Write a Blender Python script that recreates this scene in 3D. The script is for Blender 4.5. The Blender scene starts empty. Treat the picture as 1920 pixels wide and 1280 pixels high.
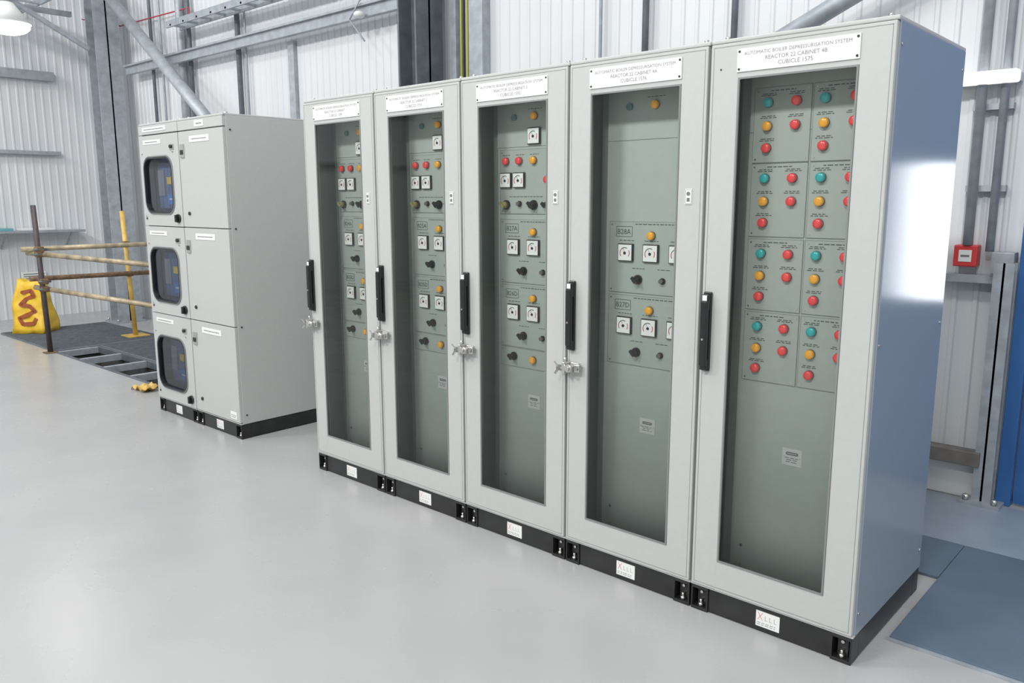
import bpy, bmesh, math, random
from mathutils import Matrix, Vector
random.seed(4)
scn=bpy.context.scene; COL=bpy.context.collection
# ------------------------------------------------------------ materials
def mat(name,col,rough=.5,metal=0.,spec=.5,noise=None,bump=None,emit=0.,coat=0.):
    m=bpy.data.materials.new(name); m.use_nodes=True; nt=m.node_tree; b=nt.nodes['Principled BSDF']
    b.inputs['Base Color'].default_value=(*col,1); b.inputs['Roughness'].default_value=rough
    b.inputs['Metallic'].default_value=metal; b.inputs['Specular IOR Level'].default_value=spec
    if coat: b.inputs['Coat Weight'].default_value=coat; b.inputs['Coat Roughness'].default_value=.1
    if emit:
        b.inputs['Emission Color'].default_value=(*col,1); b.inputs['Emission Strength'].default_value=emit
    tc=nt.nodes.new('ShaderNodeTexCoord')
    if noise:
        sc,amt=noise[:2]
        n=nt.nodes.new('ShaderNodeTexNoise'); n.inputs['Scale'].default_value=sc; n.inputs['Detail'].default_value=5
        nt.links.new(tc.outputs['Object'],n.inputs['Vector'])
        r=nt.nodes.new('ShaderNodeMapRange'); r.inputs[1].default_value=.3; r.inputs[2].default_value=.7
        r.inputs[3].default_value=1-amt; r.inputs[4].default_value=1+amt
        nt.links.new(n.outputs['Fac'],r.inputs[0])
        v=nt.nodes.new('ShaderNodeVectorMath'); v.operation='SCALE'; v.inputs[0].default_value=col
        nt.links.new(r.outputs[0],v.inputs['Scale']); nt.links.new(v.outputs[0],b.inputs['Base Color'])
    if bump:
        sc,st=bump
        n=nt.nodes.new('ShaderNodeTexNoise'); n.inputs['Scale'].default_value=sc; n.inputs['Detail'].default_value=3
        nt.links.new(tc.outputs['Object'],n.inputs['Vector'])
        bp=nt.nodes.new('ShaderNodeBump'); bp.inputs['Strength'].default_value=st; bp.inputs['Distance'].default_value=.002
        nt.links.new(n.outputs['Fac'],bp.inputs['Height']); nt.links.new(bp.outputs[0],b.inputs['Normal'])
    return m
def glassmat(name,tint,ior=1.5,rough=.0):
    m=bpy.data.materials.new(name); m.use_nodes=True; nt=m.node_tree; nt.nodes.clear()
    o=nt.nodes.new('ShaderNodeOutputMaterial'); mx=nt.nodes.new('ShaderNodeMixShader')
    t=nt.nodes.new('ShaderNodeBsdfTransparent'); t.inputs[0].default_value=(*tint,1)
    g=nt.nodes.new('ShaderNodeBsdfGlossy'); g.inputs['Roughness'].default_value=rough; g.inputs[0].default_value=(1,1,1,1)
    f=nt.nodes.new('ShaderNodeFresnel'); f.inputs[0].default_value=ior
    nt.links.new(f.outputs[0],mx.inputs[0]); nt.links.new(t.outputs[0],mx.inputs[1]); nt.links.new(g.outputs[0],mx.inputs[2])
    nt.links.new(mx.outputs[0],o.inputs[0]); return m
M={}
M['paint']=mat('cabinet_paint',(.46,.475,.458),.42,noise=(40,.02),bump=(900,.12))
M['side']=mat('cabinet_side_shaded',(.265,.31,.365),.16,noise=(60,.02),bump=(300,.05),spec=.6)  # door paint darkened and blued: shade and blue-door reflection put into the colour
M['gap']=mat('seam_dark',(.03,.03,.03),.8)
M['seam']=mat('seam_grey',(.20,.21,.21),.6)
M['inner']=mat('inner_panel_paint',(.52,.58,.53),.5,noise=(30,.02))
M['inner2']=mat('inner_subpanel_paint',(.485,.545,.495),.5,noise=(30,.02))
M['inside']=mat('enclosure_inside',(.29,.34,.31),.6)
M['black']=mat('black_plastic',(.012,.012,.013),.32)
M['plinth']=mat('plinth_black',(.018,.018,.019),.38,noise=(12,.3))
M['chrome']=mat('zinc_metal',(.62,.61,.58),.3,metal=1.)
M['galv']=mat('galvanised_steel',(.37,.405,.44),.5,metal=.3,noise=(14,.16))
M['galvd']=mat('steel_dark',(.12,.14,.16),.5,metal=.2,noise=(10,.2))
M['white']=mat('label_white',(.76,.77,.75),.4)
M['meterw']=mat('meter_dial',(.95,.95,.92),.4,emit=.1)  # slight glow added to unlit dials so they stay bright behind glass
M['ink']=mat('ink_grey',(.16,.16,.16),.6)
M['platetext']=mat('plate_lettering',(.25,.25,.25),.6)
M['inkl']=mat('engraved_text',(.08,.11,.10),.6)
M['red']=mat('lamp_red',(.95,.06,.06),.3,coat=.5,emit=.12)
M['orange']=mat('lamp_amber',(1.0,.45,.02),.3,coat=.5,emit=.12)
M['teal']=mat('lamp_teal',(.02,.48,.46),.3,coat=.5,emit=.08)
M['tealdim']=mat('lamp_teal_dark',(.12,.30,.29),.3)
M['bezel']=mat('lamp_bezel',(.22,.22,.2),.35,metal=.5)
M['gold']=mat('switch_gold',(.35,.30,.10),.4)
M['redink']=mat('ink_red',(.7,.08,.06),.5)
M['pinkink']=mat('label_red_faded',(.75,.25,.2),.5)
M['glass']=glassmat('door_glass',(.945,.97,.96))
M['dglass']=glassmat('window_glass',(.82,.89,.98))
M['navy']=mat('relay_dark',(.10,.16,.28),.4)
M['blue']=mat('relay_blue',(.06,.24,.6),.4)
M['yel']=mat('relay_yellow',(.85,.55,.05),.4)
M['steelpl']=mat('window_surround',(.35,.36,.38),.35,metal=.3)
M['doorblue']=mat('door_blue_paint',(.03,.12,.33),.4,noise=(5,.08))
M['firered']=mat('call_point_red',(.62,.05,.05),.4)
M['wood']=mat('timber',(.17,.155,.14),.7,noise=(9,.3))
M['mat']=mat('floor_plate_blue',(.105,.145,.195),.5,noise=(6,.08),bump=(400,.3))
M['mat2']=mat('floor_vinyl_blue',(.27,.32,.38),.35,noise=(6,.08))
M['grate']=mat('floor_grating',(.15,.17,.19),.6,noise=(20,.2),bump=(90,.8))
M['pit']=mat('pit_dark',(.05,.05,.05),.9,noise=(8,.3))
M['yellowp']=mat('scaffold_yellow',(.60,.40,.10),.5,noise=(10,.25))
M['tube']=mat('scaffold_tube',(.40,.33,.22),.45,metal=.2,noise=(12,.4))
M['tubed']=mat('scaffold_tube_dark',(.06,.045,.045),.5,noise=(12,.3))
M['rust']=mat('coupler_rust',(.18,.11,.06),.7,noise=(30,.4))
M['brown']=mat('bag_brown_mark',(.30,.07,.02),.6)
M['cable']=mat('cable_black',(.02,.02,.02),.5)
M['cabley']=mat('cable_yellow_green',(.45,.45,.08),.5)
M['cabler']=mat('cable_red',(.45,.05,.08),.5)
M['tealbox']=mat('teal_tray',(.15,.38,.42),.5)
m=bpy.data.materials.new('luminaire_emitter'); m.use_nodes=True
b=m.node_tree.nodes['Principled BSDF']; b.inputs['Emission Color'].default_value=(1,.98,.95,1); b.inputs['Emission Strength'].default_value=34; M['lamp']=m
m=m.copy(); m.name='tube_light_diffuser'; m.node_tree.nodes['Principled BSDF'].inputs['Emission Strength'].default_value=.8; M['tubelamp']=m
m=m.copy(); m.name='daylit_glazing'; m.node_tree.nodes['Principled BSDF'].inputs['Emission Strength'].default_value=5.; m.node_tree.nodes['Principled BSDF'].inputs['Emission Color'].default_value=(.93,.97,1,1); M['daylight']=m
m=mat('wall_cladding',(.66,.68,.70),.45,noise=(1.2,.05)); M['wall']=m
m=mat('floor_paint',(.475,.485,.49),.24,spec=.45); nt=m.node_tree; b=nt.nodes['Principled BSDF']
tc=nt.nodes.new('ShaderNodeTexCoord')
n1=nt.nodes.new('ShaderNodeTexNoise'); n1.inputs['Scale'].default_value=1.6; n1.inputs['Detail'].default_value=7
n2=nt.nodes.new('ShaderNodeTexNoise'); n2.inputs['Scale'].default_value=260; n2.inputs['Detail'].default_value=2
nt.links.new(tc.outputs['Object'],n1.inputs[0]); nt.links.new(tc.outputs['Object'],n2.inputs[0])
cr=nt.nodes.new('ShaderNodeValToRGB'); cr.color_ramp.elements[0].position=.3; cr.color_ramp.elements[0].color=(.37,.375,.375,1); cr.color_ramp.elements[1].position=.75; cr.color_ramp.elements[1].color=(.41,.412,.41,1)
nt.links.new(n1.outputs[0],cr.inputs[0]); nt.links.new(cr.outputs[0],b.inputs['Base Color'])
rr=nt.nodes.new('ShaderNodeMapRange'); rr.inputs[3].default_value=.20; rr.inputs[4].default_value=.34; nt.links.new(n1.outputs[0],rr.inputs[0]); nt.links.new(rr.outputs[0],b.inputs['Roughness'])
bp=nt.nodes.new('ShaderNodeBump'); bp.inputs['Strength'].default_value=.06; bp.inputs['Distance'].default_value=.001; nt.links.new(n2.outputs[0],bp.inputs['Height']); nt.links.new(bp.outputs[0],b.inputs['Normal'])
M['floor']=m
m=mat('yellow_bag_plastic',(.78,.50,.03),.4); nt=m.node_tree; b=nt.nodes['Principled BSDF']
tc=nt.nodes.new('ShaderNodeTexCoord'); n1=nt.nodes.new('ShaderNodeTexNoise'); n1.inputs['Scale'].default_value=6; n1.inputs['Detail'].default_value=1
nt.links.new(tc.outputs['Object'],n1.inputs[0])
bp=nt.nodes.new('ShaderNodeBump'); bp.inputs['Strength'].default_value=.9; bp.inputs['Distance'].default_value=.05
nt.links.new(n1.outputs[0],bp.inputs['Height']); nt.links.new(bp.outputs[0],b.inputs['Normal']); M['bag']=m

# ------------------------------------------------------------ builder
def empty(name,loc=(0,0,0)):
    o=bpy.data.objects.new(name,None); o.location=loc; o.empty_display_size=.1; COL.objects.link(o); return o
class B:
    def __init__(s,name,parent=None,loc=None):
        s.name=name; s.parent=parent; s.loc=loc; s.v=[]; s.f=[]; s.mi=[]; s.sm=[]; s.mats=[]
    def m(s,k):
        if k not in s.mats: s.mats.append(k)
        return s.mats.index(k)
    def addbm(s,bm,k,smooth=False):
        o=len(s.v); bm.verts.ensure_lookup_table(); bm.verts.index_update()
        s.v+=[tuple(v.co) for v in bm.verts]; i=s.m(k)
        for f in bm.faces:
            s.f.append([o+v.index for v in f.verts]); s.mi.append(i); s.sm.append(smooth)
        bm.free()
    def raw(s,vs,fs,k,smooth=False):
        o=len(s.v); s.v+=[tuple(v) for v in vs]; i=s.m(k)
        for f in fs: s.f.append([o+a for a in f]); s.mi.append(i); s.sm.append(smooth)
    def box(s,x0,x1,y0,y1,z0,z1,k,bev=0,seg=2,rot=None):
        bm=bmesh.new(); bmesh.ops.create_cube(bm,size=1)
        for v in bm.verts: v.co=Vector(((v.co.x+.5)*(x1-x0)+x0,(v.co.y+.5)*(y1-y0)+y0,(v.co.z+.5)*(z1-z0)+z0))
        if bev: bmesh.ops.bevel(bm,geom=bm.edges[:],offset=bev,segments=seg,affect='EDGES',profile=.5)
        if rot: bmesh.ops.transform(bm,matrix=rot,verts=bm.verts)
        s.addbm(bm,k)
    def cyl(s,p0,p1,r,k,seg=20,r2=None):
        p0=Vector(p0);p1=Vector(p1);d=p1-p0; bm=bmesh.new()
        bmesh.ops.create_cone(bm,cap_ends=True,segments=seg,radius1=r,radius2=r if r2 is None else r2,depth=d.length)
        q=d.to_track_quat('Z','Y').to_matrix().to_4x4(); bmesh.ops.transform(bm,matrix=Matrix.Translation((p0+p1)/2)@q,verts=bm.verts)
        o=len(s.f); s.addbm(bm,k)
        for i in range(o,len(s.f)):
            if len(s.f[i])==4: s.sm[i]=True
    def ball(s,c,r,k,sc=(1,1,1),u=16,v=10):
        bm=bmesh.new(); bmesh.ops.create_uvsphere(bm,u_segments=u,v_segments=v,radius=r)
        for w in bm.verts: w.co=Vector((w.co.x*sc[0]+c[0],w.co.y*sc[1]+c[1],w.co.z*sc[2]+c[2]))
        s.addbm(bm,k,True)
    def beam(s,p0,p1,w,h,k):
        p0=Vector(p0);p1=Vector(p1);d=p1-p0; bm=bmesh.new(); bmesh.ops.create_cube(bm,size=1)
        q=d.to_track_quat('Z','Y').to_matrix().to_4x4()
        for v in bm.verts: v.co=Vector((v.co.x*w,v.co.y*h,v.co.z*d.length))
        bmesh.ops.transform(bm,matrix=Matrix.Translation((p0+p1)/2)@q,verts=bm.verts); s.addbm(bm,k)
    def tubepath(s,pts,r,k,seg=10):
        for a,b_ in zip(pts,pts[1:]): s.cyl(a,b_,r,k,seg)
        for p in pts[1:-1]: s.ball(p,r,k,u=10,v=6)
    def rrect(s,x0,x1,z0,z1,r,n=6):
        P=[]
        for cx,cz,a0 in ((x1-r,z1-r,0),(x0+r,z1-r,90),(x0+r,z0+r,180),(x1-r,z0+r,270)):
            for i in range(n+1):
                a=math.radians(a0+90*i/n); P.append((cx+r*math.cos(a),cz+r*math.sin(a)))
        return P
    def rring(s,x0,x1,z0,z1,r,w,y0,y1,k,ro=None):
        Pi=s.rrect(x0,x1,z0,z1,r); Po=s.rrect(x0-w,x1+w,z0-w,z1+w,(r+w) if ro is None else ro); n=len(Pi)
        vs=[(p[0],y0,p[1]) for p in Po]+[(p[0],y0,p[1]) for p in Pi]+[(p[0],y1,p[1]) for p in Po]+[(p[0],y1,p[1]) for p in Pi]
        fs=[]
        for i in range(n):
            j=(i+1)%n
            fs+=[[i,j,n+j,n+i],[2*n+i,3*n+i,3*n+j,2*n+j],[i,2*n+i,2*n+j,j],[n+i,n+j,3*n+j,3*n+i]]
        s.raw(vs,fs,k)
    def text(s,t,x,z,y,k,size=.02,width=None,height=None,align='C',spacing=1.0):
        cu=bpy.data.curves.new('t','FONT'); cu.body=t; cu.size=1; cu.resolution_u=2; cu.space_character=spacing
        ob=bpy.data.objects.new('t',cu); COL.objects.link(ob); bpy.context.view_layer.update()
        me=ob.to_mesh(); xs=[v.co.x for v in me.vertices]
        w=max(xs)-min(xs); sx=sy=size
        if width: sx=width/w; sy=sx if not height else height/.7
        cx=(max(xs)+min(xs))/2 if align=='C' else min(xs)
        s.raw([(x+(v.co.x-cx)*sx,y,z+(v.co.y-.35)*sy) for v in me.vertices],[list(p.vertices) for p in me.polygons],k)
        ob.to_mesh_clear(); bpy.data.objects.remove(ob); bpy.data.curves.remove(cu)
    def words(s,x,z,y,k,w,h=.0035):
        c=x-w/2
        while c<x+w/2-.004:
            l=min(random.uniform(.008,.02),x+w/2-c); s.raw([(c,y,z),(c+l,y,z),(c+l,y,z+h),(c,y,z+h)],[[0,1,2,3]],k); c+=l+.004
    def done(s):
        me=bpy.data.meshes.new(s.name); me.from_pydata(s.v,[],s.f)
        for k in s.mats: me.materials.append(M[k])
        me.polygons.foreach_set('material_index',s.mi); me.polygons.foreach_set('use_smooth',s.sm); me.update()
        o=bpy.data.objects.new(s.name,me); COL.objects.link(o)
        if s.parent: o.parent=s.parent
        if s.loc: o.location=s.loc
        return o

W=.6187; H=2.1; P=.1; D=.75
# ------------------------------------------------------------ plinth
def plinth(par,w,depth=D):
    b=B('plinth',par)
    b.box(.075,w-.075,.012,.03,.004,P-.004,'plinth',.002)
    b.box(.05,w-.05,depth-.03,depth-.012,.004,P-.004,'plinth')
    for x0,x1 in ((.004,.075),(w-.075,w-.004)):
        for y0,y1 in ((.006,.075),(depth-.075,depth-.006)):
            b.box(x0,x1,y0,y1,0,.012,'plinth',.002); b.box(x0,x1,y0,y1,P-.014,P,'plinth',.002)
        xi=x1-.006 if x0<.1 else x0; 
        for y0 in (.006,depth-.075):
            b.box(xi,xi+.006,y0,y0+.069,.01,P-.01,'plinth')
            xo=x0 if x0<.1 else x1-.006
            b.box(xo,xo+.006,y0,y0+.069,.01,P-.01,'plinth',.001)
        cx=(x0+x1)/2
        b.box(cx-.018,cx+.018,.03,.036,.012,P-.012,'plinth')
        b.cyl((cx,.022,.012),(cx,.022,.026),.011,'chrome',6); b.cyl((cx,.022,.026),(cx,.022,.04),.006,'chrome',10)
        b.cyl((cx,.03,P-.032),(cx,.024,P-.032),.006,'chrome',10)
        b.box(x0 if x0<.1 else x1-.016,x0+.016 if x0<.1 else x1,.075,depth-.075,.006,P-.004,'plinth',.002)
    cx=w/2+.005
    b.box(cx-.045,cx+.045,.0105,.012,.022,.082,'white')
    y=.0102
    b.raw([(cx-.039,y,.047),(cx-.0365,y,.047),(cx-.018,y,.077),(cx-.0205,y,.077)],[[0,1,2,3]],'pinkink')
    b.raw([(cx-.0205,y,.047),(cx-.018,y,.047),(cx-.0365,y,.077),(cx-.039,y,.077)],[[0,1,2,3]],'pinkink')
    for i in range(3):
        xx=cx-.010+i*.017
        b.raw([(xx,y,.05),(xx+.010,y,.05),(xx+.010,y,.0515),(xx+.0015,y,.0515),(xx+.0015,y,.068),(xx,y,.068)],[[0,1,2,3,4,5]],'platetext')
    b.words(cx-.005,.036,y,'platetext',.07,.0025); b.words(cx-.005,.029,y,'platetext',.07,.0025)
    return b.done()

# ------------------------------------------------------------ instruments
def lamp(b,x,z,c,y=.15):
    b.cyl((x,y,z),(x,y-.006,z),.0175,'bezel',20); b.cyl((x,y-.006,z),(x,y-.016,z),.0160,c,20)
    b.ball((x,y-.016,z),.0160,c,(1,.35,1))
def meter(b,x,z,y=.15,s=.036):
    b.box(x-s,x+s,y-.012,y,z-s,z+s,'black',.002)
    t=s-.004; b.box(x-t,x+t,y-.0135,y-.012,z-t,z+t,'meterw')
    yy=y-.0142; R=.024
    for a0,a1,k in ((150,215,'redink'),(60,150,'ink'),(-35,30,'redink')):
        n=6; vs=[];fs=[]
        for i in range(n+1):
            a=math.radians(a0+(a1-a0)*i/n)
            vs+=[(x+R*math.cos(a),yy,z+R*math.sin(a)-.002),(x+(R-.0035)*math.cos(a),yy,z+(R-.0035)*math.sin(a)-.002)]
        for i in range(n): fs.append([2*i,2*i+1,2*i+3,2*i+2])
        b.raw(vs,fs,k)
    b.cyl((x,y-.013,z-.002),(x,y-.016,z-.002),.006,'black',12)
    b.beam((x,yy,z-.002),(x-.008,yy,z+.016),.0015,.0008,'ink')
def knob(b,x,z,y=.15,r=.017,k='black'):
    b.cyl((x,y,z),(x,y-.008,z),r*1.15,'black',20); b.cyl((x,y-.008,z),(x,y-.03,z),r*.85,k,20,r*.75)
    b.beam((x-r*.6,y-.034,z+r*.6),(x+r*.6,y-.034,z-r*.6),.010,.012,k)
def push(b,x,z,y=.15):
    b.cyl((x,y,z),(x,y-.006,z),.013,'black',16); b.cyl((x,y-.006,z),(x,y-.02,z),.009,'ink',16)
def frame(b,x0,x1,z0,z1,y=.15,k='inner2'):
    b.box(x0,x1,y-.004,y,z0,z1,k,.001)
    t=.0012
    for a in ((x0,x1,z0,z0+t),(x0,x1,z1-t,z1),(x0,x0+t,z0,z1),(x1-t,x1,z0,z1)): b.box(a[0],a[1],y-.0045,y-.004,a[2],a[3],'seam')
    for xx in (x0+.012,x1-.012):
        for zz in (z0+.012,z1-.012): b.cyl((xx,y-.004,zz),(xx,y-.006,zz),.003,'chrome',8)

def panel(par,kind,labels):
    b=B('equipment_panel',par); x0,x1=.085,.534; y=.155
    b.box(x0,x1,y,y+.02,.14,2.065,'inner')
    b.box(.045,.08,.17,.2,.12,2.08,'inside'); b.box(W-.08,W-.045,.17,.2,.12,2.08,'inside')
    b.box(x0,x1,y-.001,y,1.795,1.797,'seam')
    for xx in (.13,.49):
        for zz in (.165,.245,2.03): b.cyl((xx,y,zz),(xx,y-.005,zz),.006,'chrome',10)
    Y=y-.004; c=W/2
    if kind=='B4':
        for gi,zt in enumerate((1.895,1.635,1.37,1.105)):
            for s in (-1,1):
                xa=c+(-.209 if s<0 else .003); frame(b,xa,xa+.206,zt-.205,zt+.052,y)
                ca=c+(-.155 if s<0 else .046); cb=c+(-.054 if s<0 else .145)
                lamp(b,ca,zt,'teal',Y);lamp(b,cb,zt,'red',Y);lamp(b,ca,zt-.08,'orange',Y);lamp(b,cb,zt-.08,'red',Y);lamp(b,ca,zt-.155,'red',Y)
                b.words((ca+cb)/2,zt+.038,Y-.0006,'inkl',.09)
                for xx,zz in ((ca,zt+.023),(cb,zt+.023),(ca,zt-.053),(cb,zt-.053),(ca,zt-.131)):
                    b.words(xx,zz+.006,Y-.0006,'inkl',.05,.003); b.words(xx,zz,Y-.0006,'inkl',.06,.003)
    else:
        def unit(zt,lab):
            frame(b,c-.205,c+.225,zt-.235,zt+.055,y)
            b.words(c+.02,zt+.043,Y-.0006,'inkl',.2)
            lamp(b,c,zt,'orange',Y)
            b.rring(c-.170,c-.095,zt-.005,zt+.034,.002,.0018,Y-.001,Y,'inkl')
            b.text(lab,c-.1325,zt+.0145,Y-.0012,'inkl',width=.064)
            for dx in (-.12,0,.12): meter(b,c+dx,zt-.07,Y); b.words(c+dx,zt-.023,Y-.0006,'inkl',.07,.003)
            b.words(c-.06,zt-.135,Y-.0006,'inkl',.06,.003); b.words(c+.06,zt-.135,Y-.0006,'inkl',.06,.003)
            knob(b,c-.06,zt-.178,Y); push(b,c+.055,zt-.178,Y)
        unit(1.42,labels[0]); unit(1.12,labels[1])
        lamp(b,c,1.925,'orange',y); 
        b.cyl((c-.12,y,1.925),(c-.12,y-.01,1.925),.014,'tealdim',16)
        b.words(c,1.955,y-.0006,'inkl',.08,.003)
        if kind=='M':
            meter(b,c,1.84,y)
            frame(b,c-.205,c+.225,1.50,1.785,y)
            for dx,k in ((-.165,'red'),(-.085,'red'),(0,'orange')): lamp(b,c+dx,1.735,k,Y); b.words(c+dx,1.76,Y-.0006,'inkl',.05,.003)
            lamp(b,c+.08,1.65,'red',Y)
            meter(b,c-.165,1.65,Y,.034); meter(b,c-.085,1.65,Y,.034)
            knob(b,c-.165,1.54,Y,.019,'gold'); push(b,c-.085,1.545,Y); knob(b,c,1.54,Y,.019); knob(b,c+.08,1.54,Y,.015)
            b.words(c-.05,1.575,Y-.0006,'inkl',.2,.003)
            frame(b,c-.205,c+.225,.79,.88,y)
            knob(b,c-.12,.84,Y,.017); lamp(b,c,.835,'orange',Y)
            b.box(x0+.0,x0+.002,y-.001,y,.3,1.79,'seam')
    b.box(c-.037,c+.037,y-.002,y,.603,.668,'white',.001)
    b.rring(c-.019,c+.019,.6475,.6505,.0014,.004,y-.003,y-.002,'ink')
    b.words(c,.631,y-.0026,'ink',.05,.0025); b.words(c,.624,y-.0026,'ink',.04,.0025); b.words(c,.616,y-.0026,'ink',.045,.0025)
    for xx in (c-.030,c+.030): b.cyl((xx,y-.002,.635),(xx,y-.0035,.635),.003,'chrome',8)
    return b.done()

CABS=[('M',('B24A','B23D'),'CABINET 1','CUBICLE 1590'),('M',('B25A','B25D'),'CABINET 2','CUBICLE 1591'),
      ('M',('B27A','B26D'),'CABINET 3','CUBICLE 1592'),('A4',('B28A','B27D'),'CABINET 4A','CUBICLE 1576'),('B4',None,'CABINET 4B','CUBICLE 1575')]
for i,(kind,labs,l2,l3) in enumerate(CABS):
    e=empty('control_cabinet',(i*W,0,0)); w=W-.0015
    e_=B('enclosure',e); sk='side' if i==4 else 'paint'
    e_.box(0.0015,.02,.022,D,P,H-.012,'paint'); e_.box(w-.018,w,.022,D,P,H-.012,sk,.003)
    e_.box(.02,w-.018,D-.02,D,P,H-.012,'inside'); e_.box(.02,w-.018,.03,D-.02,P,P+.02,'inside'); e_.box(.0015,w,.006,D,H-.014,H,'paint',.004)
    e_.box(.02,.022,.03,D-.02,P+.02,H-.014,'inside'); e_.box(w-.020,w-.018,.03,D-.02,P+.02,H-.014,'inside')
    e_.box(.0015,w,.006,.03,P,P+.007,'paint')
    for xx in (.04,w-.04):
        for yy in (.05,D-.05):
            e_.cyl((xx,yy,H),(xx,yy,H+.006),.012,'chrome',12); e_.cyl((xx,yy,H+.006),(xx,yy,H+.014),.008,'chrome',6)
    if i==4:
        for zz in (.18,1.1,2.02):
            for yy in (.04,D-.03): e_.cyl((w,yy,zz),(w+.003,yy,zz),.006,'chrome',10)
    e_.done()
    d=B('front_frame',e); gx0,gx1,gz0,gz1=.110,.509,.222,1.968
    d0,d1,dz0,dz1=.006,W-.006,P+.008,H-.016
    d.box(d0,gx0,0,.022,dz0,dz1,'paint',.003); d.box(gx1,d1,0,.022,dz0,dz1,'paint',.003)
    d.box(gx0-.004,gx1+.004,0.0003,.022,dz0,gz0,'paint',.0); d.box(gx0-.004,gx1+.004,.0003,.022,gz1,dz1,'paint',.0)
    d.rring(gx0+.006,gx1-.006,gz0+.006,gz1-.006,.004,.006,-.0015,.004,'seam',.002)
    for a in ((d0+.010,d0+.0115,dz0+.01,dz1-.01),(d1-.0115,d1-.010,dz0+.01,dz1-.01),(d0+.01,d1-.01,dz1-.0115,dz1-.01),(d0+.01,d1-.01,dz0+.01,dz0+.0115)):
        d.box(a[0],a[1],-.0006,.001,a[2],a[3],'seam')
    d.box(.105,.511,-.004,0,1.985,2.06,'white',.001)
    for xx in (.113,.503):
        for zz in (1.994,2.051): d.cyl((xx,-.004,zz),(xx,-.0055,zz),.004,'gap',10)
    d.text('AUTOMATIC BOILER DEPRESSURISATION SYSTEM',.308,2.043,-.0046,'platetext',width=.355)
    d.text('REACTOR 22 '+l2,.308,2.023,-.0046,'platetext',width=.205 if i>2 else .19)
    d.text(l3,.308,2.003,-.0046,'platetext',width=.115)
    if i<4:
        d.box(.541,.569,-.003,0,1.545,1.60,'white',.001); d.rring(.544,.566,1.548,1.597,.003,.001,-.0036,-.003,'seam')
        d.cyl((.555,-.003,1.583),(.555,-.005,1.583),.007,'ink',14); d.box(.549,.561,-.0037,-.003,1.555,1.568,'ink')
    else:
        d.cyl((.045,-.002,2.0),(.045,0,2.0),.003,'gap',8)
    d.done()
    g=B('glazing',e); g.raw([(gx0+.004,.006,gz0+.004),(gx1-.004,.006,gz0+.004),(gx1-.004,.006,gz1-.004),(gx0+.004,.006,gz1-.004)],[[0,1,2,3]],'glass'); g.done()
    hb=B('handle',e); hx=.033
    hb.box(hx-.016,hx+.016,-.012,0,.945,1.235,'black',.004)
    hb.box(hx-.014,hx+.014,-.038,-.016,.965,1.205,'black',.007,3)
    hb.box(hx-.013,hx+.013,-.030,-.006,.95,.99,'black',.005); hb.box(hx-.013,hx+.013,-.030,-.006,1.17,1.228,'black',.005)
    hb.box(hx-.009,hx+.009,-.0315,-.030,1.197,1.224,'white',.0005)
    hb.cyl((hx,-.038,1.065),(hx,-.040,1.065),.004,'chrome',10)
    hb.done()
    if i<4:
        lk=B('cam_lock',e); z=.875
        lk.box(.0,.075,-.012,0,z-.02,z+.02,'chrome',.003)
        lk.cyl((-.02,-.03,z-.005),(.06,-.03,z-.005),.013,'chrome',14)
        lk.cyl((.045,-.012,z),(.045,-.05,z),.016,'chrome',14); lk.cyl((.045,-.05,z),(.045,-.056,z),.010,'chrome',14)
        lk.box(.015,.03,-.05,-.012,z-.025,z+.025,'chrome',.003)
        lk.beam((-.012,-.035,z-.004),(-.022,-.05,z+.022),.012,.006,'chrome'); lk.beam((-.012,-.035,z-.004),(-.02,-.05,z-.03),.012,.006,'chrome')
        lk.box(.06,.092,-.03,-.012,z-.016,z+.018,'chrome',.004); lk.cyl((.01,-.02,z+.018),(.01,-.02,z+.04),.006,'chrome',10)
        lk.cyl((.078,-.03,z),(.078,-.036,z),.008,'seam',10)
        lk.done()
    panel(e,kind,labs); plinth(e,W)

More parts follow.
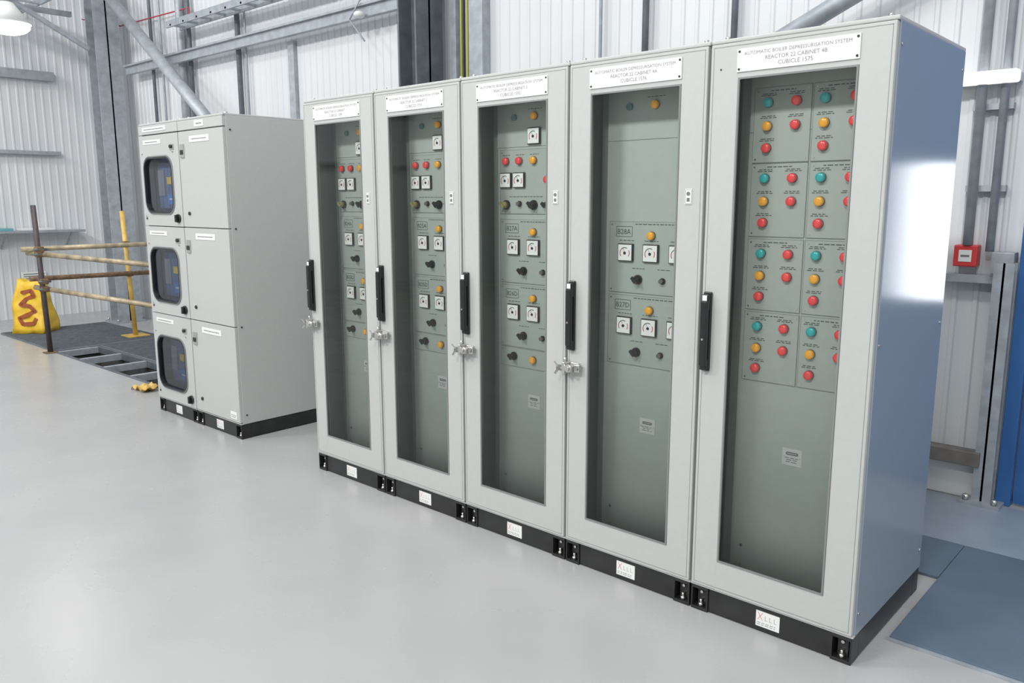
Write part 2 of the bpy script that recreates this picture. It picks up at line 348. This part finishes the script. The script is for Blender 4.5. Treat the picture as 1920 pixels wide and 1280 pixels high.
# ------------------------------------------------------------ switchgear group
W2=.5975; A0=-2.066
zs=[(1.385,2.018),(.752,1.385),(.108,.752)]
for j in range(2):
    e=empty('switchgear_cabinet',(A0+j*W2,0,0)); w=W2-.0015
    b=B('enclosure',e)
    if j==0:
        b.box(.0015,.02,.022,D,P,H-.012,'paint'); b.box(w-.018,w,.022,D,P,H-.012,'paint'); b.box(.02,w-.018,D-.02,D,P,H-.012,'inside')
        b.box(.02,w-.018,.03,D-.02,P,P+.02,'inside')
    else: b.box(.0015,w,.022,D,P,H-.012,'paint',.003)
    b.box(.0015,w,.006,D,H-.014,H,'paint',.004)
    b.box(.0015,w,.006,.03,P,P+.006,'paint')
    if j==1:
        for zz in (.16,.75,1.385,2.0): b.cyl((w,.05,zz),(w+.004,.05,zz),.006,'gap',8)
        for zz in (.16,2.0): b.cyl((w,D-.05,zz),(w+.004,D-.05,zz),.006,'gap',8)
    for xx in (.06,w-.06): b.cyl((xx,.06,H),(xx,.06,H+.012),.012,'chrome',10)
    b.done()
    d=B('front_doors',e)
    d.box(.004,w-.002,0,.022,2.022,H-.016,'paint',.003)
    if j==0: d.box(.07,.43,-.003,0,2.04,2.07,'white',.001); d.words(.25,2.052,-.0035,'ink',.3,.006)
    else: d.box(.24,.36,-.003,0,2.035,2.075,'white',.001); d.words(.3,2.05,-.0035,'ink',.07,.008)
    for (z0,z1) in zs:
        z0+=.003;z1-=.003
        if j==0:
            wx0,wx1,wz0,wz1=.06,.485,z0+.09,z0+.475
            d.rring(wx0,wx1,wz0,wz1,.085,.03,0,.022,'paint',.0301)
            d.box(.004,wx0-.03,0,.022,z0,z1,'paint',.0); d.box(wx1+.03,w-.002,0,.022,z0,z1,'paint',.0)
            d.box(wx0-.03,wx1+.03,0,.022,z0,wz0-.03,'paint'); d.box(wx0-.03,wx1+.03,0,.022,wz1+.03,z1,'paint')
            d.rring(wx0,wx1,wz0,wz1,.085,.010,-.006,.0,'seam')
            d.rring(wx0+.010,wx1-.010,wz0+.010,wz1-.010,.076,.012,-.008,.02,'black')
            P_=d.rrect(wx0+.008,wx1-.008,wz0+.008,wz1-.008,.077)
            d.raw([(p[0],.010,p[1]) for p in P_],[list(range(len(P_)))],'dglass')
            d.box(.04,.54,.12,.14,z0+.02,z1-.02,'navy')
            d.box(.09,.45,.08,.12,wz0+.03,wz0+.35,'navy',.004)
            d.box(.24,.42,.072,.08,wz0+.06,wz0+.13,'blue'); d.box(.24,.42,.072,.08,wz0+.20,wz0+.25,'yel'); d.box(.11,.2,.07,.08,wz0+.12,wz0+.30,'steelpl')
            d.words(.33,wz0+.09,.0715,'white',.14,.012)
            d.box(.07,.34,-.003,0,z1-.062,z1-.032,'white',.001); d.words(.2,z1-.050,-.0035,'ink',.2,.006)
            d.cyl((.535,0,z0+.055),(.535,-.012,z0+.055),.030,'black',18); d.box(.525,.545,-.03,-.01,z0+.03,z0+.08,'black',.004)
            d.box(.47,.53,-.006,0,z1-.11,z1-.07,'chrome',.003); d.cyl((.50,-.006,z1-.09),(.50,-.016,z1-.09),.012,'gap',12)
            d.cyl((.045,0,z0+.05),(.045,-.004,z0+.05),.008,'black',10)
        else:
            d.box(.004,w-.002,0,.022,z0,z1,'paint',.003)
            d.box(.16,.42,-.003,0,z1-.075,z1-.035,'white',.001); d.words(.29,z1-.058,-.0035,'ink',.2,.006)
            d.box(.03,.08,-.008,0,z1-.17,z1-.08,'chrome',.003); d.box(.035,.075,-.012,-.008,z1-.15,z1-.12,'gap',.002)
            d.cyl((.10,0,z0+.09),(.10,-.008,z0+.09),.012,'black',12)
    if j==1: d.box(.48,.56,-.003,0,.13,.18,'white',.001); d.words(.52,.155,-.0035,'ink',.06,.004); d.words(.52,.143,-.0035,'ink',.06,.004)
    d.done(); plinth(e,W2)

# ------------------------------------------------------------ room shell
XL=-8.28; YW=2.12; XR=7.5; YF=-9.0; ZC=7.0
PX0,PX1,PY0,PY1=-5.22,-2.85,.34,.78
f=B('floor')
def q(x0,x1,y0,y1,z=0): f.raw([(x0,y0,z),(x1,y0,z),(x1,y1,z),(x0,y1,z)],[[0,1,2,3]],'floor')
q(XL,XR,YF,PY0); q(XL,XR,PY1,YW+.1); q(XL,PX0,PY0,PY1); q(PX1,XR,PY0,PY1); f.done()
def clad(name,p0,p1,z0,z1,n,pitch=.10,depth=.008):
    b=B(name); p0=Vector(p0);p1=Vector(p1);d=(p1-p0);L=d.length;d.normalize();n=Vector(n);vs=[]
    t=0;prof=[]
    while t<L:
        for a,h in ((0,0),(.066,0),(.074,1),(.092,1)):
            if t+a<L: prof.append((t+a,h*depth))
        t+=pitch
    prof.append((L,0))
    for a,h in prof:
        c=p0+d*a+n*h; vs+=[(c.x,c.y,z0),(c.x,c.y,z1)]
    b.raw(vs,[[2*i,2*i+2,2*i+3,2*i+1] for i in range(len(prof)-1)],'wall'); return b.done()
DX0,DX1,DZ=3.10,4.14,3.0
clad('wall_back',(XL,YW,0),(DX0,YW,0),0,ZC,(0,-1,0)); clad('wall_back_door_side',(DX1,YW,0),(XR,YW,0),0,ZC,(0,-1,0))
clad('wall_back_over_door',(DX0,YW,0),(DX1,YW,0),DZ,ZC,(0,-1,0))
clad('wall_left',(XL,YF,0),(XL,YW,0),0,ZC,(1,0,0))
clad('wall_front',(XL,YF,0),(XR,YF,0),0,ZC,(0,1,0),.2,.03)
ya,yb=YW-.10,YW-.002
b=B('door_1'); b.box(DX0+.002,DX0+.07,ya,yb,0,DZ,'doorblue',.004); b.box(DX1-.07,DX1-.002,ya,yb,0,DZ,'doorblue',.004); b.box(DX0+.002,DX1-.002,ya,yb,DZ-.07,DZ,'doorblue',.004)
lx0,lx1=DX0+.075,DX1-.075; vx0,vx1,vz0,vz1=3.39,3.67,1.03,1.75; y0,y1=YW-.06,YW-.01
b.box(lx0,vx0,y0,y1,.01,DZ-.075,'doorblue'); b.box(vx1,lx1,y0,y1,.01,DZ-.075,'doorblue'); b.box(vx0,vx1,y0,y1,.01,vz0,'doorblue'); b.box(vx0,vx1,y0,y1,vz1,DZ-.075,'doorblue')
b.box(vx0,vx1,y0+.02,y0+.028,vz0,vz1,'daylight'); b.cyl((lx0+.08,y0,1.02),(lx0+.08,y0-.05,1.02),.01,'chrome'); b.cyl((lx0+.08,y0-.05,1.02),(lx0+.2,y0-.05,1.02),.01,'chrome'); b.done()

b=B('wall_rails')
for z,h in ((3.2,.12),(2.2,.05)): b.box(XL+.013,XL+.10,YF+1,YW-.5,z-h/2,z+h/2,'galv',.004)
b.done()
b=B('wall_shelf'); b.box(XL+.013,XL+.30,-1.5,YW-.35,1.15,1.18,'galv',.003)
b.box(XL+.03,XL+.25,.3,.9,1.181,1.215,'tealbox',.004); b.box(XL+.03,XL+.25,1.0,1.4,1.181,1.21,'white',.004)
for yy in (-1.2,-.2,.8,1.6): b.beam((XL+.015,yy,.95),(XL+.28,yy,1.15),.02,.02,'galv')
b.done()
def hcol(name,x,y,wd,dp,z1,k,base=True,z0=0,axis='x',t=.018):
    b=B(name); 
    if axis=='x':
        b.box(x-wd/2,x+wd/2,y-dp/2,y-dp/2+t,z0,z1,k); b.box(x-wd/2,x+wd/2,y+dp/2-t,y+dp/2,z0,z1,k); b.box(x-t/2,x+t/2,y-dp/2,y+dp/2,z0,z1,k)
    else:
        b.box(x-wd/2,x-wd/2+t,y-dp/2,y+dp/2,z0,z1,k); b.box(x+wd/2-t,x+wd/2,y-dp/2,y+dp/2,z0,z1,k); b.box(x-wd/2,x+wd/2,y-t/2,y+t/2,z0,z1,k)
    if base: b.box(x-wd/2-.05,x+wd/2+.05,y-dp/2-.05,y+dp/2+.03,0,.02,k); [b.cyl((x+sx*(wd/2+.02),y-dp/2-.02,.02),(x+sx*(wd/2+.02),y-dp/2-.02,.05),.015,'chrome',6) for sx in (-1,1)]
    return b
b=hcol('steel_column',-6.95,1.80,.26,.30,ZC,'galv',axis='y'); b.done()
b=hcol('steel_column',-1.13,1.88,.22,.28,ZC,'galvd',axis='y'); b.done()
b=hcol('steel_column',3.05,2.0,.09,.09,1.25,'galv',axis='x',t=.01); b.done()
b=B('diagonal_brace'); b.cyl((-6.70,1.73,4.10),(-3.0,1.73,1.46),.065,'galv',16); b.done()
b=B('diagonal_brace'); b.cyl((.9,1.9,2.02),(3.6,1.9,3.22),.05,'galv',16); b.done()
b=B('cable_ladder')
def ladder(x0,x1,y,z,wd,k='galv'):
    b.box(x0,x1,y-wd/2,y-wd/2+.02,z,z+.07,k); b.box(x0,x1,y+wd/2-.02,y+wd/2,z,z+.07,k)
    x=x0+.1
    while x<x1: b.box(x,x+.03,y-wd/2,y+wd/2,z+.01,z+.03,k); x+=.3
b.box(-6.7,-1.35,1.94,1.99,3.11,3.22,'galv',.005)
b.box(-6.7,-1.35,1.91,1.94,3.20,3.22,'galv')
b.done()
b=B('cable_tray'); ladder(-5.3,-1.35,1.905,3.46,.18); b.done()
b=B('cable_tray'); ladder(-8.2,-6.4,1.0,3.95,.6); b.box(-8.2,-5.6,.62,.68,3.88,3.95,'galv'); b.box(-7.4,-7.34,.2,1.6,3.84,3.9,'galv'); b.beam((-6.9,1.6,3.4),(-6.9,.7,3.88),.05,.05,'galv'); b.done()
b=B('wall_conduits')
for x,r,z0 in ((-5.45,.045,0),(-5.25,.025,0),(-6.2,.02,0),(-5.95,.015,0),(-4.2,.028,0),(-4.05,.012,0),(.86,.022,0),(1.49,.02,0),(.5,.012,0)):
    b.cyl((x,2.06,z0),(x,2.06,ZC),r,'galvd' if r>.018 and r<.04 else 'galv',12)
b.box(-3.3,-3.2,2.07,2.108,0,3.1,'galv')
b.box(-.93,-.87,2.02,2.10,0,ZC,'galv'); b.box(-.72,-.58,2.02,2.10,0,ZC,'galv'); 
for i,k in enumerate(('cabley','cable','cabley')): b.cyl((-.83+i*.035,2.04,.1),(-.83+i*.035,2.04,ZC),.009,k,8)
b.tubepath([(-8.2,2.05,4.0),(-7,2.05,3.75),(-5.2,2.05,3.7),(-5.2,2.05,3.5)],.008,'cabler')
b.done()
b=B('hanging_lead'); b.tubepath([(-1.3,1.89,3.28),(-1.9,1.89,3.24),(-2.05,1.89,3.1),(-1.85,1.89,2.9)],.007,'galv'); b.ball((-1.9,1.88,3.12),.05,'white',(1,1,.6)); b.done()
b=B('wall_pipework')
b.cyl((2.86,2.04,1.33),(2.86,2.04,ZC),.024,'galv',14); b.cyl((2.96,2.05,1.3),(2.96,2.05,ZC),.02,'galv',14)
for z in (1.6,2.0,2.6): b.box(2.82,3.0,2.06,2.108,z,z+.03,'galv')
b.box(2.72,3.08,2.03,2.10,1.14,1.18,'galv'); b.box(2.98,3.08,2.0,2.10,1.19,1.30,'galv',.004)
b.done()
b=B('fire_call_point'); b.box(2.80,2.91,2.03,2.108,1.22,1.33,'firered',.006); b.box(2.825,2.885,2.027,2.03,1.245,1.305,'white',.001); b.box(2.835,2.875,2.026,2.027,1.27,1.28,'ink'); b.done()
b=B('batten_light'); b.box(2.45,3.02,1.98,2.05,2.12,2.18,'tubelamp',.01); b.box(2.45,3.02,2.05,2.108,2.13,2.17,'white'); b.done()
b=B('timber_beam'); b.box(1.4,3.03,1.93,2.015,.20,.275,'wood',.004); [b.box(x,x+.1,1.94,2.01,0,.2,'galvd') for x in (1.5,2.2)]; b.done()
b=B('baseboard_back'); b.box(-.7,3.0,2.02,2.10,0.001,.19,'white',.006); b.done()
b=B('floor_access_plate'); b.box(3.13,5.2,.28,1.32,0.0,.012,'mat',.002); b.box(2.0,3.128,.9,1.32,0,.012,'mat',.002); b.box(3.12,5.2,.262,.28,0,.006,'galv'); b.done()
b=B('floor_vinyl_strip'); b.box(1.2,7.4,1.33,2.0,0.0,.004,'mat2'); b.done()
e=empty('floor_trench',(0,0,0))
b=B('pit',e); z=-.45
b.raw([(PX0,PY0,0),(PX1,PY0,0),(PX1,PY1,0),(PX0,PY1,0),(PX0,PY0,z),(PX1,PY0,z),(PX1,PY1,z),(PX0,PY1,z)],[[0,1,5,4],[1,2,6,5],[2,3,7,6],[3,0,4,7],[4,5,6,7]],'pit'); b.done()
b=B('frame_bars',e)
for i in range(5):
    x=PX0+(PX1-PX0)*i/4; b.box(x-.025,x+.025,PY0,PY1,-.06,0.004,'galv',.002)
b.box(PX0,PX1,PY0-.01,PY0+.02,-.06,.006,'galvd'); b.box(PX0,PX1,PY1-.02,PY1+.01,-.06,.006,'galvd'); b.done()
b=B('floor_grating')
for x0,x1,y0,y1 in ((-7.0,-5.27,.34,1.55),(-5.25,-2.85,.80,1.75)):
    n=int((x1-x0)/.03)
    b.box(x0,x1,y0,y1,0.001,.012,'grate',.002)
    for i in range(n): b.box(x0+i*.03,x0+i*.03+.006,y0+.01,y1-.01,.012,.017,'grate')
b.done()
e=empty('scaffold_guardrail'); b=B('tubes',e)
def tube(a,c,k): b.cyl(a,c,.026,k,14)
tube((-5.24,.30,0.0),(-5.42,.33,1.52),'tubed'); tube((-5.56,1.32,.017),(-5.66,1.32,1.45),'yellowp'); tube((-4.05,.98,.017),(-4.1,.98,1.25),'rust')
tube((-5.5,.2,1.07),(-5.2,1.75,1.09),'tube'); tube((-5.48,.25,.76),(-5.58,1.6,.74),'rust')
tube((-5.55,.27,1.03),(-3.9,1.05,.92),'tube'); tube((-5.5,.3,.67),(-3.8,1.05,.5),'tube')
b.done()
b=B('couplers',e)
for p in ((-5.37,.33,1.07),(-5.33,.33,.74),(-5.62,1.32,1.08),(-5.6,1.32,.74),(-4.1,.98,.94),(-4.1,.98,.60),(-5.37,.33,1.02),(-5.33,.33,.66),(-4.1,.98,.76)):
    b.box(p[0]-.04,p[0]+.04,p[1]-.04,p[1]+.04,p[2]-.03,p[2]+.03,'rust',.012); b.cyl((p[0]+.03,p[1]-.06,p[2]),(p[0]+.03,p[1]+.06,p[2]),.012,'galvd',8)
b.done(); b=B('base_plates',e); b.box(-5.68,-5.44,1.2,1.44,.017,.03,'yellowp',.003); b.box(-5.30,-5.18,.24,.36,0.0,.01,'rust',.003); b.box(-4.12,-3.98,.91,1.05,.017,.027,'rust',.003); b.done()
bm=bmesh.new(); bmesh.ops.create_cube(bm,size=1); bmesh.ops.subdivide_edges(bm,edges=bm.edges[:],cuts=9,use_grid_fill=True)
HB=.62
def fy(z): 
    t=(z-.018)/HB; return -(.30*(1-t*.75)+.05)/2
for v in bm.verts:
    t=v.co.z+.5; s=1-.30*t+.08*math.sin(t*3.1)
    ry=(.30*(1-t*.75)+.05); v.co=Vector((v.co.x*.38*s+.012*math.sin(t*9),v.co.y*ry+.012*math.sin(v.co.x*12+t*6),t*HB+.018+.02*math.sin(v.co.x*9)*t))
b=B('yellow_bag',None,(-6.78,.66,0)); b.addbm(bm,'bag',True)
mk=[(-.06,.50),(.04,.52),(.07,.46),(-.02,.42),(-.08,.36),(.03,.34),(.09,.28),(.0,.24),(-.09,.20),(-.05,.13),(.08,.14),(.11,.20)]
for a_,c_ in zip(mk,mk[1:]):
    dx,dz=c_[0]-a_[0],c_[1]-a_[1]; L_=math.hypot(dx,dz); nx,nz=-dz/L_*.022,dx/L_*.022
    ps=[(a_[0]+nx,a_[1]+nz),(c_[0]+nx,c_[1]+nz),(c_[0]-nx,c_[1]-nz),(a_[0]-nx,a_[1]-nz)]
    b.raw([(p[0],fy(p[1])-.016,p[1]) for p in ps],[[0,1,2,3]],'brown')
    b.cyl((a_[0],fy(a_[1])-.0155,a_[1]),(a_[0],fy(a_[1])-.0145,a_[1]),.022,'brown',12)
o=b.done(); o.rotation_euler=(0,0,math.radians(42))
b=B('yellow_cloth'); bm=bmesh.new(); bmesh.ops.create_grid(bm,x_segments=12,y_segments=8,size=.5)
for v in bm.verts: v.co=Vector((-2.80+v.co.x*.26,.22+v.co.y*.16,.022+.016*math.sin(v.co.x*17)+.012*math.cos(v.co.y*14+v.co.x*5)))
b.addbm(bm,'yellowp',True); b.done()
b=B('wall_vent'); b.box(XL+.013,XL+.05,1.0,1.3,.45,.62,'white',.004); [b.box(XL+.05,XL+.055,1.02,1.28,.47+i*.03,.48+i*.03,'seam') for i in range(5)]; b.done()
b=B('high_bay_lamp',None,(-5.4,.27,3.27)); b.cyl((0,0,.02),(0,0,.22),.20,'white',28,.06); b.cyl((0,0,.22),(0,0,.34),.06,'galv'); b.cyl((0,0,.34),(0,0,3.6),.006,'cable',8); b.ball((0,0,0),.19,'lamp',(1,1,.45),24,12); b.done()

# ------------------------------------------------------------ light
def area(loc,size,sy,power,rot=(0,0,0),col=(1,1,1)):
    l=bpy.data.lights.new('area','AREA'); l.shape='RECTANGLE'; l.size=size; l.size_y=sy; l.energy=power; l.color=col
    o=bpy.data.objects.new('fill_light',l); o.location=loc; o.rotation_euler=rot; COL.objects.link(o)  # added fill lamp without a fixture; front row tilts to brighten the cabinets
for x in (-5,0,4):
    for y,rx in ((-6.5,40),(-2.2,0)): area((x,y,6.2),1.6,.6,240 if rx else 70,rot=(math.radians(rx),0,0),col=(1,.99,.975))
wd=bpy.data.worlds.new('ambient_fill'); scn.world=wd; wd.use_nodes=True  # even ambient fill added through the open top, acting as a softbox
bg=wd.node_tree.nodes['Background']; bg.inputs[0].default_value=(.95,.975,1,1); bg.inputs[1].default_value=.76
# ------------------------------------------------------------ camera
yaw,pit,rol=.7360,.1724,-.0020
fw=Vector((-math.sin(yaw)*math.cos(pit),math.cos(yaw)*math.cos(pit),-math.sin(pit))); r=Vector((math.cos(yaw),math.sin(yaw),0)); u=r.cross(fw)
c,s=math.cos(rol),math.sin(rol); r2=r*c+u*s; u2=-r*s+u*c
mm=Matrix((r2,u2,-fw)).transposed().to_4x4(); mm.translation=Vector((3.9303,-2.6295,1.5598))
cd=bpy.data.cameras.new('camera'); cd.sensor_width=36; cd.lens=36*1517.16/1920; co=bpy.data.objects.new('camera',cd); co.matrix_world=mm; COL.objects.link(co); scn.camera=co
scn.view_settings.view_transform='Standard'; scn.view_settings.look='None'; scn.view_settings.exposure=.0
